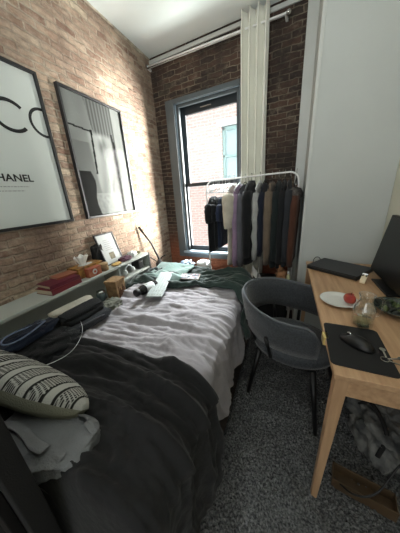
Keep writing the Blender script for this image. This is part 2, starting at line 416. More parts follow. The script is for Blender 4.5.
G().box2((.022, -hw + b, b), (.024, hw - b, h - b)).build('glazing', M['glass_pic'], t)

# ------------------------------------------------------------------ curtain
t = thing('curtain_rod', 'white double curtain rod running under the ceiling', 'curtain rod', fw(0, .09, 2.73), YAW)
g = G().tube([(.03, 0, -.035), (1.45, 0, -.065)], .008, 12); g.build('rod', M['white_metal'], t, smooth=True)
g = G().tube([(.03, .045, -.03), (1.45, .045, -.05)], .005, 10); g.build('inner_rod', M['white_metal'], t, smooth=True)
for x, zf in ((.03, -.035), (1.45, -.065)):
    G().lathe([(.001, -.02), (.016, -.012), (.02, 0), (.016, .012), (.001, .02)], 14, (x, 0, zf)).build('finial', M['chrome'], t, smooth=True)
    G().box2((x - .03, 0, zf - .008), (x - .01, .088, zf + .012)).build('bracket', M['white_metal'], t, bevel=.002)
def curt(u, v):
    a = u * 3.5 * 2 * PI
    x = 1.07 + .235 * u + .012 * math.sin(2 * a) + .02 * (1 - v) * nz(u * 5, v * 2)
    sp = .066 + .006 * nz(u * 3, v * 4)
    return (x + .015 * (1 - v) * (u - .5), -sp * math.sin(a) * (1 if v < .97 else .75), .28 + v * 2.50)
g = G().sheet(curt, 140, 40)
o = g.build('curtain', M['curtain'], None, smooth=True, solid=.003, loc=fw(0, .09), rot=(0, 0, YAW)); tag(o, 'off-white curtain bunched in deep folds beside the window', 'curtain')

# ------------------------------------------------------------------ clothes rack
RO = .30
rk = thing('clothes_rack', 'white metal clothes rack in front of the window', 'clothes rack', fw(0, RO), YAW)
L0, L1, ZT = .755, 1.635, 1.49
pts = [(L0, 0, .05), (L0, 0, ZT - .09)]
for k in range(1, 7): a = PI - k * PI / 12; pts.append((L0 + .08 + .08 * math.cos(a), 0, ZT - .09 + .08 * math.sin(a)))
for k in range(0, 7): a = PI / 2 - k * PI / 12; pts.append((L1 - .08 + .08 * math.cos(a), 0, ZT - .08 + .08 * math.sin(a)))
pts.append((L1, 0, .05))
G().tube(pts, .0075, 12).build('rail', M['white_metal'], rk, smooth=True)
for x in (L0, L1): G().tube([(x, -.21, .035), (x, .21, .035)], .011, 10).build('foot', M['white_metal'], rk, smooth=True)
G().tube([(L0, 0, .14), (L1, 0, .14)], .008, 10).build('crossbar', M['white_metal'], rk, smooth=True)

def hook_pts(): return [(.0, 0, -.055), (0, 0, -.03)] + [(0, .018 * math.sin(a), -.006 + .0 + .019 * (1 - math.cos(a)) - .024 + .016) for a in [k * PI / 6 for k in range(0, 9)]]
def make_hanger(m, label):
    t = thing('hanger', label, 'hanger', (0, 0, 0), YAW, 'hangers on the clothes rack')
    pts = [(0, 0, -.062), (0, 0, -.035)]
    for k in range(0, 9):
        a = -PI / 2 + k * PI * 1.35 / 8; pts.append((0, .0155 * math.cos(a) * 1.0, -.0 + .0155 * math.sin(a) - .001))
    G().tube(pts, .0022, 6).build('hook', M['chrome'], t, smooth=True)
    G().tube([(0, -.19, -.125), (0, -.10, -.09), (0, -.03, -.064), (0, 0, -.06), (0, .03, -.064), (0, .10, -.09), (0, .19, -.125), (0, .17, -.135), (0, 0, -.132), (0, -.17, -.135), (0, -.19, -.125)], .0045, 8).build('shoulder_bar', m, t, smooth=True)
    return t
def dup(root, loc, label=None, rz=None):
    r = root.copy(); C.objects.link(r); r.location = loc
    if label: r['label'] = label
    if rz is not None: r.rotation_euler = (0, 0, rz)
    for ch in list(root.children):
        c = ch.copy(); C.objects.link(c); c.parent = r
    return r

def garment(name, label, cat, u, m, drop=.06, length=.62, width=.19, thick=.045, sleeve=.5, sm_r=.05, tilt=0, seed=0, collar=None, hem=None, fur=None, flare=1.1):
    """knit or jacket seen edge-on: thickness along the rail, shoulders across it"""
    t = thing(name, label, cat, fw(u, RO, ZT), YAW + tilt, 'clothes on the rack')
    R = []; N_ = 28; nl = 22
    for i in range(nl + 1):
        f = i / nl; z = -drop - f * length
        if f < .12: q = f / .12; hw_ = .045 + (width - .045) * math.sin(q * PI / 2) ** .8; ht = thick * (.45 + .35 * q); z = -drop - .0 - .105 * (q ** 1.6)
        else: q = (f - .12) / .88; hw_ = width * (1 + (flare - 1) * q) ; ht = thick * (.8 + .35 * q); z = -drop - .105 - q * (length - .105)
        ring = []
        for k in range(N_):
            a = 2 * PI * k / N_; ca, sa = math.cos(a), math.sin(a)
            wr = 1 + .22 * nz(a * 1.6 + seed, z * 3, seed) + .1 * math.sin(a * 5 + seed * 2 + z * 4) * q
            ring.append((ht * ca * wr + .008 * nz(z * 5, seed), hw_ * (abs(sa) ** .8) * (1 if sa > 0 else -1) * (1 + .04 * nz(seed, z * 6, a)), z))
        R.append(ring)
    G().rings(R).build('body', m, t, smooth=True)
    for s in (-1, 1):
        if not sleeve: continue
        pts = []; rs = []
        for i in range(9):
            f = i / 8
            pts.append((.012 * nz(seed + i, s) + .006, s * (width - .028 + .035 * math.sin(f * PI * .6)), -drop - .085 - f * sleeve)); rs.append(sm_r * (1.12 - .42 * f) * (1 + .12 * nz(i * .8, seed, s)))
        rs[0] *= .75
        o = G().tube(pts, rs, 12, flat=.75).build('sleeve', m, t, smooth=True)
        if hem:
            e = pts[-1]; h_ = G().tube([(e[0], e[1], e[2] + .012), (e[0], e[1], e[2] - .03)], rs[-1] * .92, 12, flat=.75).build('cuff', hem, t, smooth=True)
    if collar:
        G().rings([[(cx_ * (.03 + .006 * q) , sy_ * (.05 + .01 * q), -drop - .005 - q * .025 + .012) for cx_, sy_ in [(math.cos(2 * PI * k / 16), math.sin(2 * PI * k / 16)) for k in range(16)]] for q in (0, 1, 2)]).build('collar', collar, t, smooth=True)
    if fur:
        R = []
        for i in range(8):
            f = i / 7
            R.append([(.062 * math.sin(f * PI) ** .5 * math.cos(2 * PI * k / 26) * (1 + .35 * nz(k * 1.7, i, 9)) , (.2 * math.sin(PI * (.12 + f * .8)) ** .6) * math.sin(2 * PI * k / 26) * (1 + .1 * nz(k * 2.1, i, 3)), -drop - .01 - f * .13) for k in range(26)])
        G().rings(R).build('fur_collar', fur, t, smooth=True)
    return t
fab = lambda n, c, **k: mat(n, c, .92, var=.12, vs=14, bump=.35, bs=180, sheen=.1, spec=.15, **k)
F = dict(jean=fab('jean_cloth', (24, 30, 44)), black=fab('black_cloth', (24, 25, 27)), ink=fab('ink_cloth', (26, 30, 42)), navy=fab('navy_cloth', (36, 44, 64)), cream=fab('cream_cloth', (176, 170, 156)), lav=fab('lavender_cloth', (132, 112, 134)),
         grey=fab('grey_cloth', (84, 84, 90)), lgrey=fab('light_grey_cloth', (150, 150, 148)), taupe=fab('taupe_cloth', (100, 88, 76)), dgreen=fab('deep_green_cloth', (28, 35, 35)), brown=fab('brown_cloth', (72, 46, 36)), char=fab('charcoal_cloth', (44, 46, 50)))
GA = [ # name,label,cat,u,mat,kwargs
 ('t_shirt', 'black short-sleeved top hanging lowest at the left end of rack', 't-shirt', .835, 'black', dict(drop=.16, length=.56, width=.16, thick=.034, sleeve=.17, sm_r=.06)),
 ('t_shirt', 'short black top second from the left end of the rack', 't-shirt', .90, 'black', dict(drop=.17, length=.5, width=.15, thick=.022, sleeve=.14)),
 ('t_shirt', 'short navy blue top on the rack between black tops', 't-shirt', .935, 'navy', dict(drop=.17, length=.5, width=.15, thick=.018, sleeve=.14)),
 ('t_shirt', 'short ink-black top on the rack touching the cream blouse', 't-shirt', .968, 'ink', dict(drop=.17, length=.48, width=.15, thick=.018, sleeve=.14)),
 ('blouse', 'cream blouse with wide elbow sleeves on the rack', 'blouse', 1.035, 'cream', dict(drop=.07, length=.76, width=.18, thick=.035, sleeve=.3, sm_r=.09, flare=1.2)),
 ('sweater', 'lavender long-sleeved sweater on the rack', 'sweater', 1.095, 'lav', dict(drop=.07, length=.74, thick=.034, sleeve=.68, sm_r=.048)),
 ('sweater', 'mid grey sweater on the rack beside the lavender one', 'sweater', 1.145, 'grey', dict(drop=.07, length=.72, thick=.028, sleeve=.68)),
 ('jacket', 'bulky black jacket in the middle of the rack', 'jacket', 1.205, 'black', dict(drop=.05, length=.76, width=.2, thick=.045, sleeve=.6, sm_r=.06, collar='char')),
 ('shirt', 'light grey shirt with long sleeves on the rack', 'shirt', 1.285, 'lgrey', dict(drop=.07, length=.62, thick=.024, sleeve=.6)),
 ('shirt', 'black shirt between light grey shirt and taupe coat', 'shirt', 1.33, 'ink', dict(drop=.07, length=.62, thick=.022, sleeve=.56)),
 ('coat', 'taupe coat hanging on the right half of rack', 'coat', 1.39, 'taupe', dict(drop=.065, length=.74, width=.19, thick=.036, sleeve=.64, sm_r=.055)),
 ('coat', 'dark green-black coat touching the taupe coat', 'coat', 1.45, 'dgreen', dict(drop=.065, length=.76, thick=.032, sleeve=.6)),
 ('jacket', 'plain charcoal-black jacket between two dark coats', 'jacket', 1.50, 'black', dict(drop=.065, length=.76, thick=.028, sleeve=.62)),
 ('coat', 'charcoal coat touching the brown fur-collared jacket', 'coat', 1.545, 'char', dict(drop=.065, length=.74, thick=.026, sleeve=.6)),
 ('jacket', 'brown jacket with grey fur collar at the right end of rack', 'jacket', 1.592, 'brown', dict(drop=.11, length=.66, width=.19, thick=.032, sleeve=.6, sm_r=.05, fur='fur')),
]
furm = mat('grey_fur', (54, 50, 48), .98, rgb2=(100, 94, 90), vs=60, bump=1, bs=120)
GA = [(a, b_, c_, d_ + (.022 if i > 3 else 0), e_, f_) for i, (a, b_, c_, d_, e_, f_) in enumerate(GA)]
for i, (n_, lb, ct, u_, mm, kw) in enumerate(GA):
    kw = dict(kw)
    if 'collar' in kw: kw['collar'] = F['char']
    if 'fur' in kw: kw['fur'] = furm
    garment(n_, lb, ct, u_, F[mm], seed=i * 3.7, tilt=.0 + .03 * nz(i, 2), **kw)
what = ['low black top at the left end', 'second black top', 'navy top', 'ink-black top', 'cream blouse', 'lavender sweater', 'mid grey sweater', 'bulky black jacket', 'light grey shirt', 'thin black shirt', 'taupe coat', 'dark green-black coat', 'charcoal-black jacket', 'charcoal coat', 'fur-collared jacket']
hw0 = make_hanger(M['white_plastic'], 'white hanger holding the ' + what[0]); hw0.location = fw(GA[0][3], RO, ZT + .0085)
hb0 = make_hanger(M['black'], 'black hanger holding the ' + what[7]); hb0.location = fw(GA[7][3], RO, ZT + .0085)
for i, gg in enumerate(GA):
    if i in (0, 7): continue
    wht = i in (1, 2, 3, 4, 5, 8)
    dup(hw0 if wht else hb0, fw(gg[3], RO, ZT + .0085), ('white' if wht else 'black') + ' hanger holding the ' + what[i])
for k, u_ in enumerate((.865, .885, .995, 1.012)):
    dup(hw0, fw(u_, RO, ZT + .0085), ['empty white hanger next to the lowest black top', 'empty white hanger close before the second black top', 'empty white hanger close before the cream blouse', 'empty white hanger touching the cream blouse'][k])

# things standing under the rack
def crumple(name, m, parent, size, seed=0, n=26, k=.25, fr=3.0, loc=(0, 0, 0), pw=.8):
    """soft crumpled bag or garment lying on its base"""
    R = []
    for i in range(n + 1):
        ph = -PI / 2 + PI * i / n; ring = []
        for j in range(2 * n):
            th = 2 * PI * j / (2 * n)
            d = Vector((math.cos(ph) * math.cos(th), math.cos(ph) * math.sin(th), math.sin(ph)))
            e = Vector([abs(q) ** pw * (1 if q > 0 else -1) for q in d])
            rr = 1 + k * nz(d.x * fr + seed, d.y * fr, d.z * fr) + k * .5 * (1 - 2 * abs(nz(d.x * fr * 2.3, d.y * fr * 2.3 + seed, d.z * fr * 2)))-k*.3
            ring.append((e.x * rr * size[0] / 2 + loc[0], e.y * rr * size[1] / 2 + loc[1], max(e.z * rr * size[2] / 2 + size[2] / 2, 0) + loc[2]))
        R.append(ring)
    return G().rings(R).build(name, m, parent, smooth=True)
t = thing('laundry_bin', 'large black bin under the clothes rack', 'bin', (-.06, 1.99, 0))
G().hexa([(-.17, -.09, 0), (.11, -.09, 0), (.11, .09, 0), (-.17, .09, 0), (-.2, -.1, .52), (.125, -.1, .52), (.125, .1, .52), (-.2, .1, .52)]).build('bin_body', M['black_matte'], t, bevel=.015)
G().box2((-.21, -.11, .52), (.135, .11, .545)).build('rim', M['black'], t, bevel=.006)
t = thing('stuffed_toy', 'tan soft toy on the black bin under the rack', 'toy', (-.005, 1.98, .545))
tan = mat('tan_plush', (176, 128, 92), .95, var=.2, vs=30, bump=.6, bs=160)
crumple('body', tan, t, (.10, .09, .09), 2, 14, .15)
o = G().lathe([(.004, -.035), (.026, -.025), (.035, 0), (.026, .025), (.004, .035)], 16, (-.02, 0, .105)).build('head', tan, t, smooth=True)
for s in (-1, 1): G().lathe([(.002, -.012), (.012, 0), (.002, .012)], 10, (-.02, s * .026, .137)).build('ear', tan, t, smooth=True)
t = thing('spray_bottle', 'small pale bottle on the black bin beside the soft toy', 'bottle', (.055, 1.93, .545))
G().lathe([(.016, 0), (.018, .01), (.018, .055), (.008, .068), (.008, .075)], 16).build('bottle_body', mat('pale_yel', (196, 198, 160), .4), t, smooth=True)
G().lathe([(.01, .075), (.01, .095), (.006, .1)], 14).build('cap', M['white_plastic'], t, smooth=True)
t = thing('file_folder', 'white paper folder leaning against the black bin', 'folder', (-.3, 2.0, .0), .3, rot=(0, .12, .35))
for k in range(4): G().box2((-.03 + k * .012, -.11, .22), (-.024 + k * .012, .11, .62 - .012 * k)).build('sheet', M['paper'] if k % 2 == 0 else M['ink_soft'], t, bevel=.001)
t['label'] = 'white paper folders leaning against the black bin'
G().box2((-.045, -.115, 0), (.03, .115, .225)).build('file_holder', M['black_matte'], t, bevel=.004)
# by the window, behind the bed
t = thing('storage_crate', 'low white crate under the window behind the bed', 'crate', fw(.46, .2, 0), YAW)
G().box2((-.25, -.1, 0), (.25, .1, .40)).build('crate_body', M['white_plastic'], t, bevel=.01)
G().box2((-.26, -.11, .40), (.26, .11, .42)).build('lid', M['trim'], t, bevel=.005)
pb = mat('plastic_bag', (196, 212, 226), .35, rgb2=(120, 150, 186), vs=14, bump=.5, bs=30)
t = thing('plastic_bag', 'crumpled white and blue plastic bag under the window', 'bag', fw(.37, .2, .42))
crumple('bag_body', pb, t, (.17, .15, .13), 5, 22, .5, 3.5)
t = thing('paper_bag', 'white paper bag standing below the window near the rack leg', 'bag', fw(.62, .2, .42), YAW)
crumple('bag_body', M['paper'], t, (.16, .12, .15), 9, 20, .25, 2.5, pw=.45)

# ------------------------------------------------------------------ bookcase along the brick wall
t = thing('bookcase', 'long pale grey low bookcase running along the brick wall', 'bookcase', (XL, 0, 0))
SX, SZ, SY0, SY1 = .205, .818, -.1, 1.76
G().box2((.002, SY0, SZ - .02), (SX, SY1, SZ)).build('top_board', M['shelf'], t, bevel=.002)
G().box2((.002, SY0, .05), (.012, SY1, SZ - .02)).build('back_panel', M['shelf'], t)
G().box2((.012, SY0, 0), (SX - .005, SY1, .05)).build('plinth', M['shelf'], t)
for y in (SY0, .38, 1.30, SY1 - .018): G().box2((.012, y, .05), (SX - .003, y + .018, SZ - .02)).build('side_panel' if y in (SY0, SY1 - .018) else 'divider', M['shelf'], t, bevel=.001)
plabel(G().box2((SX - .003, SY1 - .018, .05), (SX + .003, SY1, SZ)).build('end_strip', M['black'], t), 'dark end strip')
for y0, y1, z in ((1.318, SY1 - .018, .655), (1.318, SY1 - .018, .36), (.398, 1.30, .45), (SY0 + .018, .38, .45)):
    G().box2((.012, y0, z), (SX - .004, y1, z + .018)).build('shelf_board', M['shelf'], t, bevel=.001)

def book(label, loc, rz, sz, cover, pages, tilt=(0, 0)):
    t = thing('book', label, 'book', loc, 0, 'books on the bookcase', rot=(tilt[0], tilt[1], rz)); a, b, c = sz
    G().box2((-a / 2, -b / 2, 0), (a / 2, b / 2, .003)).box2((-a / 2, -b / 2, c - .003), (a / 2, b / 2, c)).box2((a / 2 - .003, -b / 2, 0), (a / 2, b / 2, c)).build('cover', cover, t, bevel=.001)
    G().box2((-a / 2 + .004, -b / 2 + .004, .003), (a / 2 - .003, b / 2 - .004, c - .003)).build('pages', pages, t)
    return t
pages = mat('pages', (206, 196, 172), .8, var=.1, vs=60, stretch=(1, 1, 30))
SXc = XL + .11
book('thick dark red book at the bottom of the pile on bookcase', (SXc + .01, .84, SZ), .04, (.15, .22, .034), mat('dark_red', (112, 34, 42), .45), pages)
book('maroon book on top of the thick dark red book', (SXc + .005, .85, SZ + .034), -.05, (.14, .21, .024), mat('maroon', (98, 30, 48), .45), pages)
book('tan thin book topmost of the pile beside the tissue box', (SXc - .03, .91, SZ + .058), -.1, (.10, .14, .012), mat('tan_cover', (150, 92, 70), .5), pages)
# tissue box
fl = mat('floral_card', (176, 130, 64), .55, rgb2=(96, 62, 40), vs=26)
t = thing('tissue_box', 'ochre patterned tissue box with white tissue on bookcase', 'tissue box', (XL + .075, 1.10, SZ), 0)
G().box2((-.06, -.115, 0), (.06, .115, .08)).build('box_body', fl, t, bevel=.002)
G().lathe([(.034, .0802), (.034, .0812), (.001, .0814)], 20, sy=1.8).build('slot', M['paper'], t)
def tis(u, v):
    a = u * 2 * PI; r = .016 + v * .03 * (1 + .15 * math.sin(7 * a + 1)); return (r * math.cos(a) * .6, r * math.sin(a) * 1.2 - .02, .078 + v * (.075 + .008 * math.sin(5 * a)))
G().sheet(tis, 48, 8).build('tissue', mat('tissue', (236, 236, 232), .9), t, smooth=True, solid=.001)
# small red card box in front of the tissue box
t = thing('tea_box', 'small red and orange carton in front of the tissue box', 'box', (XL + .165, 1.085, SZ), 0)
G().box2((-.022, -.058, 0), (.022, .058, .068)).build('carton', mat('red_carton', (140, 58, 44), .5, rgb2=(168, 104, 74), vs=16), t, bevel=.002)
G().lathe([(.021, 0), (.021, .001), (.001, .0012)], 24).build('round_emblem', M['paper'], t, loc=(.0225, -.005, .036), rot=(0, PI / 2, 0))
G().lathe([(.009, 0), (.009, .001), (.001, .0012)], 16).build('emblem_centre', mat('emb', (170, 60, 40), .5), t, loc=(.0238, -.005, .036), rot=(0, PI / 2, 0))
# candle tin
t = thing('candle_tin', 'small beige round tin beside the red carton', 'tin', (XL + .155, 1.198, SZ))
G().lathe([(.034, 0), (.036, .003), (.036, .05), (.034, .052)], 28).build('tin_body', mat('beige_tin', (176, 150, 112), .5, rgb2=(110, 84, 60), vs=20), t, smooth=True)
G().lathe([(.037, .046), (.037, .062), (.034, .064), (.001, .064)], 28).build('lid', mat('tin_lid', (166, 140, 104), .4), t, smooth=True)
# framed certificate leaning on the wall
t = thing('photo_frame', 'small dark-framed certificate leaning on the brick wall', 'picture frame', (XL + .105, 1.375, SZ), 0, rot=(0, -.30, 0))
W2, H2 = .105, .28
g = G().box2((0, -W2, 0), (.014, -W2 + .011, H2)).box2((0, W2 - .011, 0), (.014, W2, H2)).box2((0, -W2, 0), (.014, W2, .011)).box2((0, -W2, H2 - .011), (.014, W2, H2)); g.build('frame', M['frame'], t, bevel=.001)
G().box2((.001, -W2 + .01, .01), (.008, W2 - .01, H2 - .01)).build('paper', M['paper'], t)
G().box2((.008, -.028, .045), (.009, .028, .105)).build('small_picture', mat('smallpic', (86, 78, 62), .6, rgb2=(150, 140, 110), vs=40), t)
g = G()
for k in range(6): g.box2((.008, -.045 + .01 * (k % 2), .13 + k * .017), (.0088, .045 - .014 * (k % 3), .134 + k * .017))
g.build('small_print', M['ink_soft'], t)
t = thing('backpack', 'black leather bag slumped behind the small certificate frame', 'bag', (XL + .04, 1.27, SZ))
crumple('bag_body', M['black_matte'], t, (.06, .11, .19), 4, 18, .2, 2, pw=.6)
# loose things further along
t = thing('yellow_pouch', 'small yellow pouch at the foot of the certificate', 'pouch', (XL + .165, 1.33, SZ)); crumple('pouch_body', mat('ochre', (196, 160, 96), .8, var=.2, vs=30), t, (.06, .1, .022), 6, 14, .2)
t = thing('purple_scarf', 'dark plum cloth bundle on the bookcase', 'cloth', (XL + .15, 1.46, SZ)); crumple('cloth', mat('plum', (78, 48, 62), .9, var=.2, vs=20), t, (.08, .13, .04), 11, 20, .35)
t = thing('white_cloth', 'rolled white cloth near the end of the bookcase', 'cloth', (XL + .13, 1.585, SZ)); crumple('cloth', M['paper'], t, (.08, .10, .055), 12, 20, .25)
t = thing('vanity_tray', 'thin olive tray across the far end of the bookcase', 'tray', (XL + .085, 1.66, SZ), .1)
G().lathe([(.001, .004), (.06, .004), (.068, .014), (.066, .014), (.058, .0), (.001, 0)], 30, sy=1.25).build('tray_body', mat('olive', (116, 116, 84), .5), t, smooth=True)
# inside the open compartment
t = thing('headphones', 'white headphones on the upper inner shelf of the bookcase', 'headphones', (XL + .13, 1.50, .673))
pts = [(.03 * 0, .05 * math.cos(a), .06 * math.sin(a) + .025) for a in [k * PI / 12 for k in range(13)]]
G().tube(pts, .007, 8, flat=1.4).build('headband', M['white_plastic'], t, smooth=True)
for s in (-1, 1): G().lathe([(.001, -.012), (.024, -.012), (.026, 0), (.024, .012), (.001, .012)], 20).build('ear_cup', M['white_plastic'], t, smooth=True, loc=(0, s * .055, .027), rot=(PI / 2, 0, 0))
t = thing('folded_towel', 'white folded towel inside the bookcase below the headphones', 'towel', (XL + .115, 1.53, .378))
for k in range(3): crumple('fold', M['paper'], t, (.16, .3, .075), k, 16, .08, 2, (0, 0, k * .068), pw=.4)
t = thing('black_case', 'black zip case standing inside the bookcase', 'case', (XL + .12, 1.65, .673))
G().box2((-.05, -.04, 0), (.05, .04, .1)).build('case_body', M['black_matte'], t, bevel=.014, seg=3)
G().box2((.05, -.03, .072), (.0515, .03, .076)).build('zip', M['chrome'], t)
# brown paper bag and jar between bed and bookcase
kraft = mat('kraft', (156, 126, 90), .85, rgb2=(112, 84, 56), vs=18, bump=.3, bs=30)
t = thing('paper_bag', 'brown patterned paper bag standing by the bookcase', 'bag', (XL + .29, 1.15, .60), .15)
G().hexa([(-.045, -.055, 0), (.045, -.055, 0), (.045, .055, 0), (-.045, .055, 0), (-.05, -.06, .17), (.05, -.06, .17), (.05, .06, .17), (-.05, .06, .17)]).build('bag_body', kraft, t, bevel=.004)
g = G()
for k in range(5): g.box2((.046, -.035 + k * .016, .02 + .02 * (k % 2)), (.0515, -.028 + k * .016, .12 - .02 * (k % 3)))
g.build('printed_marks', mat('kraft_ink', (88, 56, 34), .8), t)
G().box2((-.053, -.063, .15), (.053, .063, .172)).build('folded_rim', kraft, t, bevel=.003)
t = thing('glass_jar', 'grey glass jar between the bookcase and the bed', 'jar', (XL + .255, 1.03, .61))
G().lathe([(.03, 0), (.033, .005), (.033, .085), (.027, .095)], 24).build('jar_body', mat('grey_glass', (84, 96, 98), .15, coat=.5), t, smooth=True)
G().lathe([(.03, .092), (.03, .108), (.001, .11)], 24).build('lid', M['chrome'], t, smooth=True)
t = thing('olive_cloth', 'grey-olive crumpled cloth on the bed against the bookcase', 'cloth', (-1.15, .99, .62)); crumple('cloth', mat('olive_cloth', (96, 96, 86), .9, var=.2, vs=20), t, (.14, .16, .05), 15, 24, .4)

# desk lamp behind the bookcase end
t = thing('desk_lamp', 'black swing-arm lamp beyond the end of the bookcase', 'lamp', (-1.40, 2.02, 0))
G().lathe([(.09, 0), (.09, .02), (.02, .03), (.02, .04)], 28).build('base', M['black'], t, smooth=True)
G().tube([(0, 0, .03), (0, 0, .62)], .012, 12).build('pole', M['black'], t, smooth=True)
G().tube([(0, 0, .60), (.005, .02, .66), (-.04, -.03, .86), (-.10, -.13, 1.06)], [.015, .012, .010, .013], 10).build('arm', M['black'], t, smooth=True)
G().tube([(.01, -.01, .62), (-.04, -.08, .70), (-.06, -.12, .68), (-.05, -.13, .6)], .006, 8).build('cable_loop', M['black'], t, smooth=True)
G().tube([(-.01, 0, .6), (.05, .03, .68), (.09, .04, .70)], .006, 8).build('handle', M['black'], t, smooth=True)
G().lathe([(.02, -.01), (.04, .02), (.045, .09), (.016, .13)], 20, (0.02, 0, .52)).build('joint', M['black'], t, smooth=True)

# ------------------------------------------------------------------ bed
XT, ZT_, XB0 = -.355, .60, -1.30        # top edge, height, left side
bd = thing('bed', 'single bed with grey bedding along the bookcase', 'bed', (-.8, 1.0, 0))
G().box2((-.5, -.85, .12), (.47, .8, .34)).build('bed_base', M['bed_base'], bd, bevel=.01)
G().box2((-.5, -.85, .34), (.455, .8, .585)).build('mattress', M['mattress'], bd, bevel=.04, seg=4)
for x in (-.45, .42):
    for y in (-.8, .75): G().box2((x - .03, y - .03, 0), (x + .03, y + .03, .12)).build('leg', M['black'], bd)
t = thing('headboard_panel', 'tall black panel at the near end of the bed', 'headboard', (-.96, .10, 0))
G().box2((-.46, -.025, 0), (.45, .02, 1.12)).build('panel', M['black_matte'], t, bevel=.004)
for x in (-.42, .39): G().box2((x - .03, -.045, 0), (x + .03, -.025, 1.05)).build('post', M['black'], t, bevel=.003)

def bedpt(s, y, lift=0, hem=.28, wob=0):
    """s: 0..flat.. metres measured over the bed from its left side; goes round the edge and hangs"""
    flat = XT - XB0; r = .07 + lift
    if s < flat: return Vector((XB0 + s, y, ZT_ + lift)), Vector((0, 0, 1))
    a = (s - flat) / r
    if a < PI / 2 * .93: return Vector((XT + r * math.sin(a), y, ZT_ - .07 + r * math.cos(a))), Vector((math.sin(a), 0, math.cos(a)))
    a0 = PI / 2 * .93; d = s - flat - r * a0
    return Vector((XT + r * math.sin(a0) + d * .11, y, ZT_ - .07 + r * math.cos(a0) - d)), Vector((.99, 0, .1))
def ridge(x, y, sd): return 1 - 2 * abs(nz(x, y, sd))
def wrinkle(x, y, sd=0, k=1):
    w1 = noise.noise(Vector((x * 1.5, y * 1.5, sd + 4))) * .9
    xx, yy = x + .25 * w1, y + .2 * w1
    v = .020 * max(0, ridge(xx * 1.7 + yy, yy * 6.5, sd)) ** 2 + .009 * max(0, ridge(xx * 3.4 - yy * 3, yy * 15, sd + 2)) ** 2 + .012 * nz(x * 3, y * 3, sd + 7)
    v += .005 * max(0, ridge(xx * 7 + yy * 9, yy * 26, sd + 5)) ** 2 + .004 * max(0, ridge(xx * 16, yy * 6 + xx * 4, sd + 9)) ** 2
    return v * k
def com(u, v):
    return comat(u * 1.34, .24 + v * 1.48, 0)
def comat(s, y, extra):
    p, n = bedpt(s, y, .012)
    side = max(0, s - (XT - XB0))
    d = wrinkle(s * .9, y, 1, 1.7) - .01
    if side > .1: d = d * .6 + min(1, (side - .1) / .2) * (.022 * math.sin(y * 17 + 2 * nz(y * 3, 1)) + .02 * nz(y * 7, side * 2, 5))
    if s < .16: d -= .055 * (1 - sm(0, .16, s))
    q = p + n * (d + extra)
    return (q.x, q.y, max(q.z, .03))
o = G().sheet(com, 190, 210).build('comforter', M['comforter'], None, smooth=True, solid=.012, fix=False); tag(o, 'light grey rumpled comforter covering the bed', 'comforter')
def drk(u, v):
    s = u * 1.36; x = s
    # upper edge of the dark blanket
    pts = [(0, .47), (.11, .50), (.38, .63), (.6, .655), (.95, .62), (1.15, .56), (1.36, .50)]
    ye = pts[-1][1]
    for (a, b_), (c_, d_) in zip(pts, pts[1:]):
        if a <= s <= c_: ye = b_ + (d_ - b_) * (s - a) / (c_ - a); break
    ye += .012 * nz(s * 9, 3)
    y = .13 + v * (ye - .13)
    d = .022 + .45 * wrinkle(s, y * 1.1, 9, .9) + .014 * sm(.88, .97, v) - .022 * sm(.97, 1, v)
    q = comat(s, y, d)
    if v < .08: q = (q[0], q[1], q[2] - (.08 - v) * 3.5)
    return q
o = G().sheet(drk, 150, 80).build('dark_blanket', M['dark_blanket'], None, smooth=True, solid=.012, fix=False); tag(o, 'charcoal blanket over the near half of the bed', 'blanket')
def grn(u, v):
    s = .02 + u * 1.2
    y0 = 1.30 + .02 * math.sin(s * 5) + .13 * sm(.45, .8, s) - .22 * sm(.95, 1.1, s)
    y = y0 + v * (1.77 - y0)
    d = .01 + .025 * max(0, ridge(s * 2.2, y * 6 + s * 1.5, 3)) + .015 * max(0, ridge(s * 5, y * 14, 8)) + .02 * nz(s * 3, y * 4, 2)
    d *= sm(0, .06, v) * .8 + .2
    q = comat(s, y, d + .02)
    if v > .93: q = (q[0], q[1], q[2] - (v - .93) * 1.6)
    return q
o = G().sheet(grn, 150, 80).build('green_blanket', M['green'], None, smooth=True, solid=.012, fix=False); tag(o, 'dark green blanket bunched at the far end of the bed', 'blanket')
def grl(u, v):
    s = .12 + u * .40; y = 1.38 + v * .39 + .03 * math.sin(s * 8)
    p, n = bedpt(s, y, .068)
    d = .03 * max(0, ridge(s * 4, y * 7, 13)) + .02 * nz(s * 5, y * 5, 6) + .012 * sm(0, .1, v) - .02 * (v > .95)
    q = p + n * d; return tuple(q)
o = G().sheet(grl, 60, 50).build('sage_throw', M['green_light'], None, smooth=True, solid=.012, fix=False); tag(o, 'pale sage green throw on top of the dark green blanket', 'throw')

# keyboard
t = thing('keyboard', 'slim pale grey keyboard lying on the blankets', 'keyboard', (-.90, 1.30, .697), 0, rot=(.06, .02, .30))
G().box2((-.06, -.215, 0), (.06, .215, .01)).build('keyboard_body', mat('kb', (140, 146, 145), .5), t, bevel=.005)
g = G()
for i in range(21):
    for j in range(5): g.box2((-.052 + j * .0212, -.208 + i * .0199, .01), (-.052 + j * .0212 + .018, -.208 + i * .0199 + .0165, .0125))
g.build('keys', mat('keys', (156, 163, 160), .6), t)
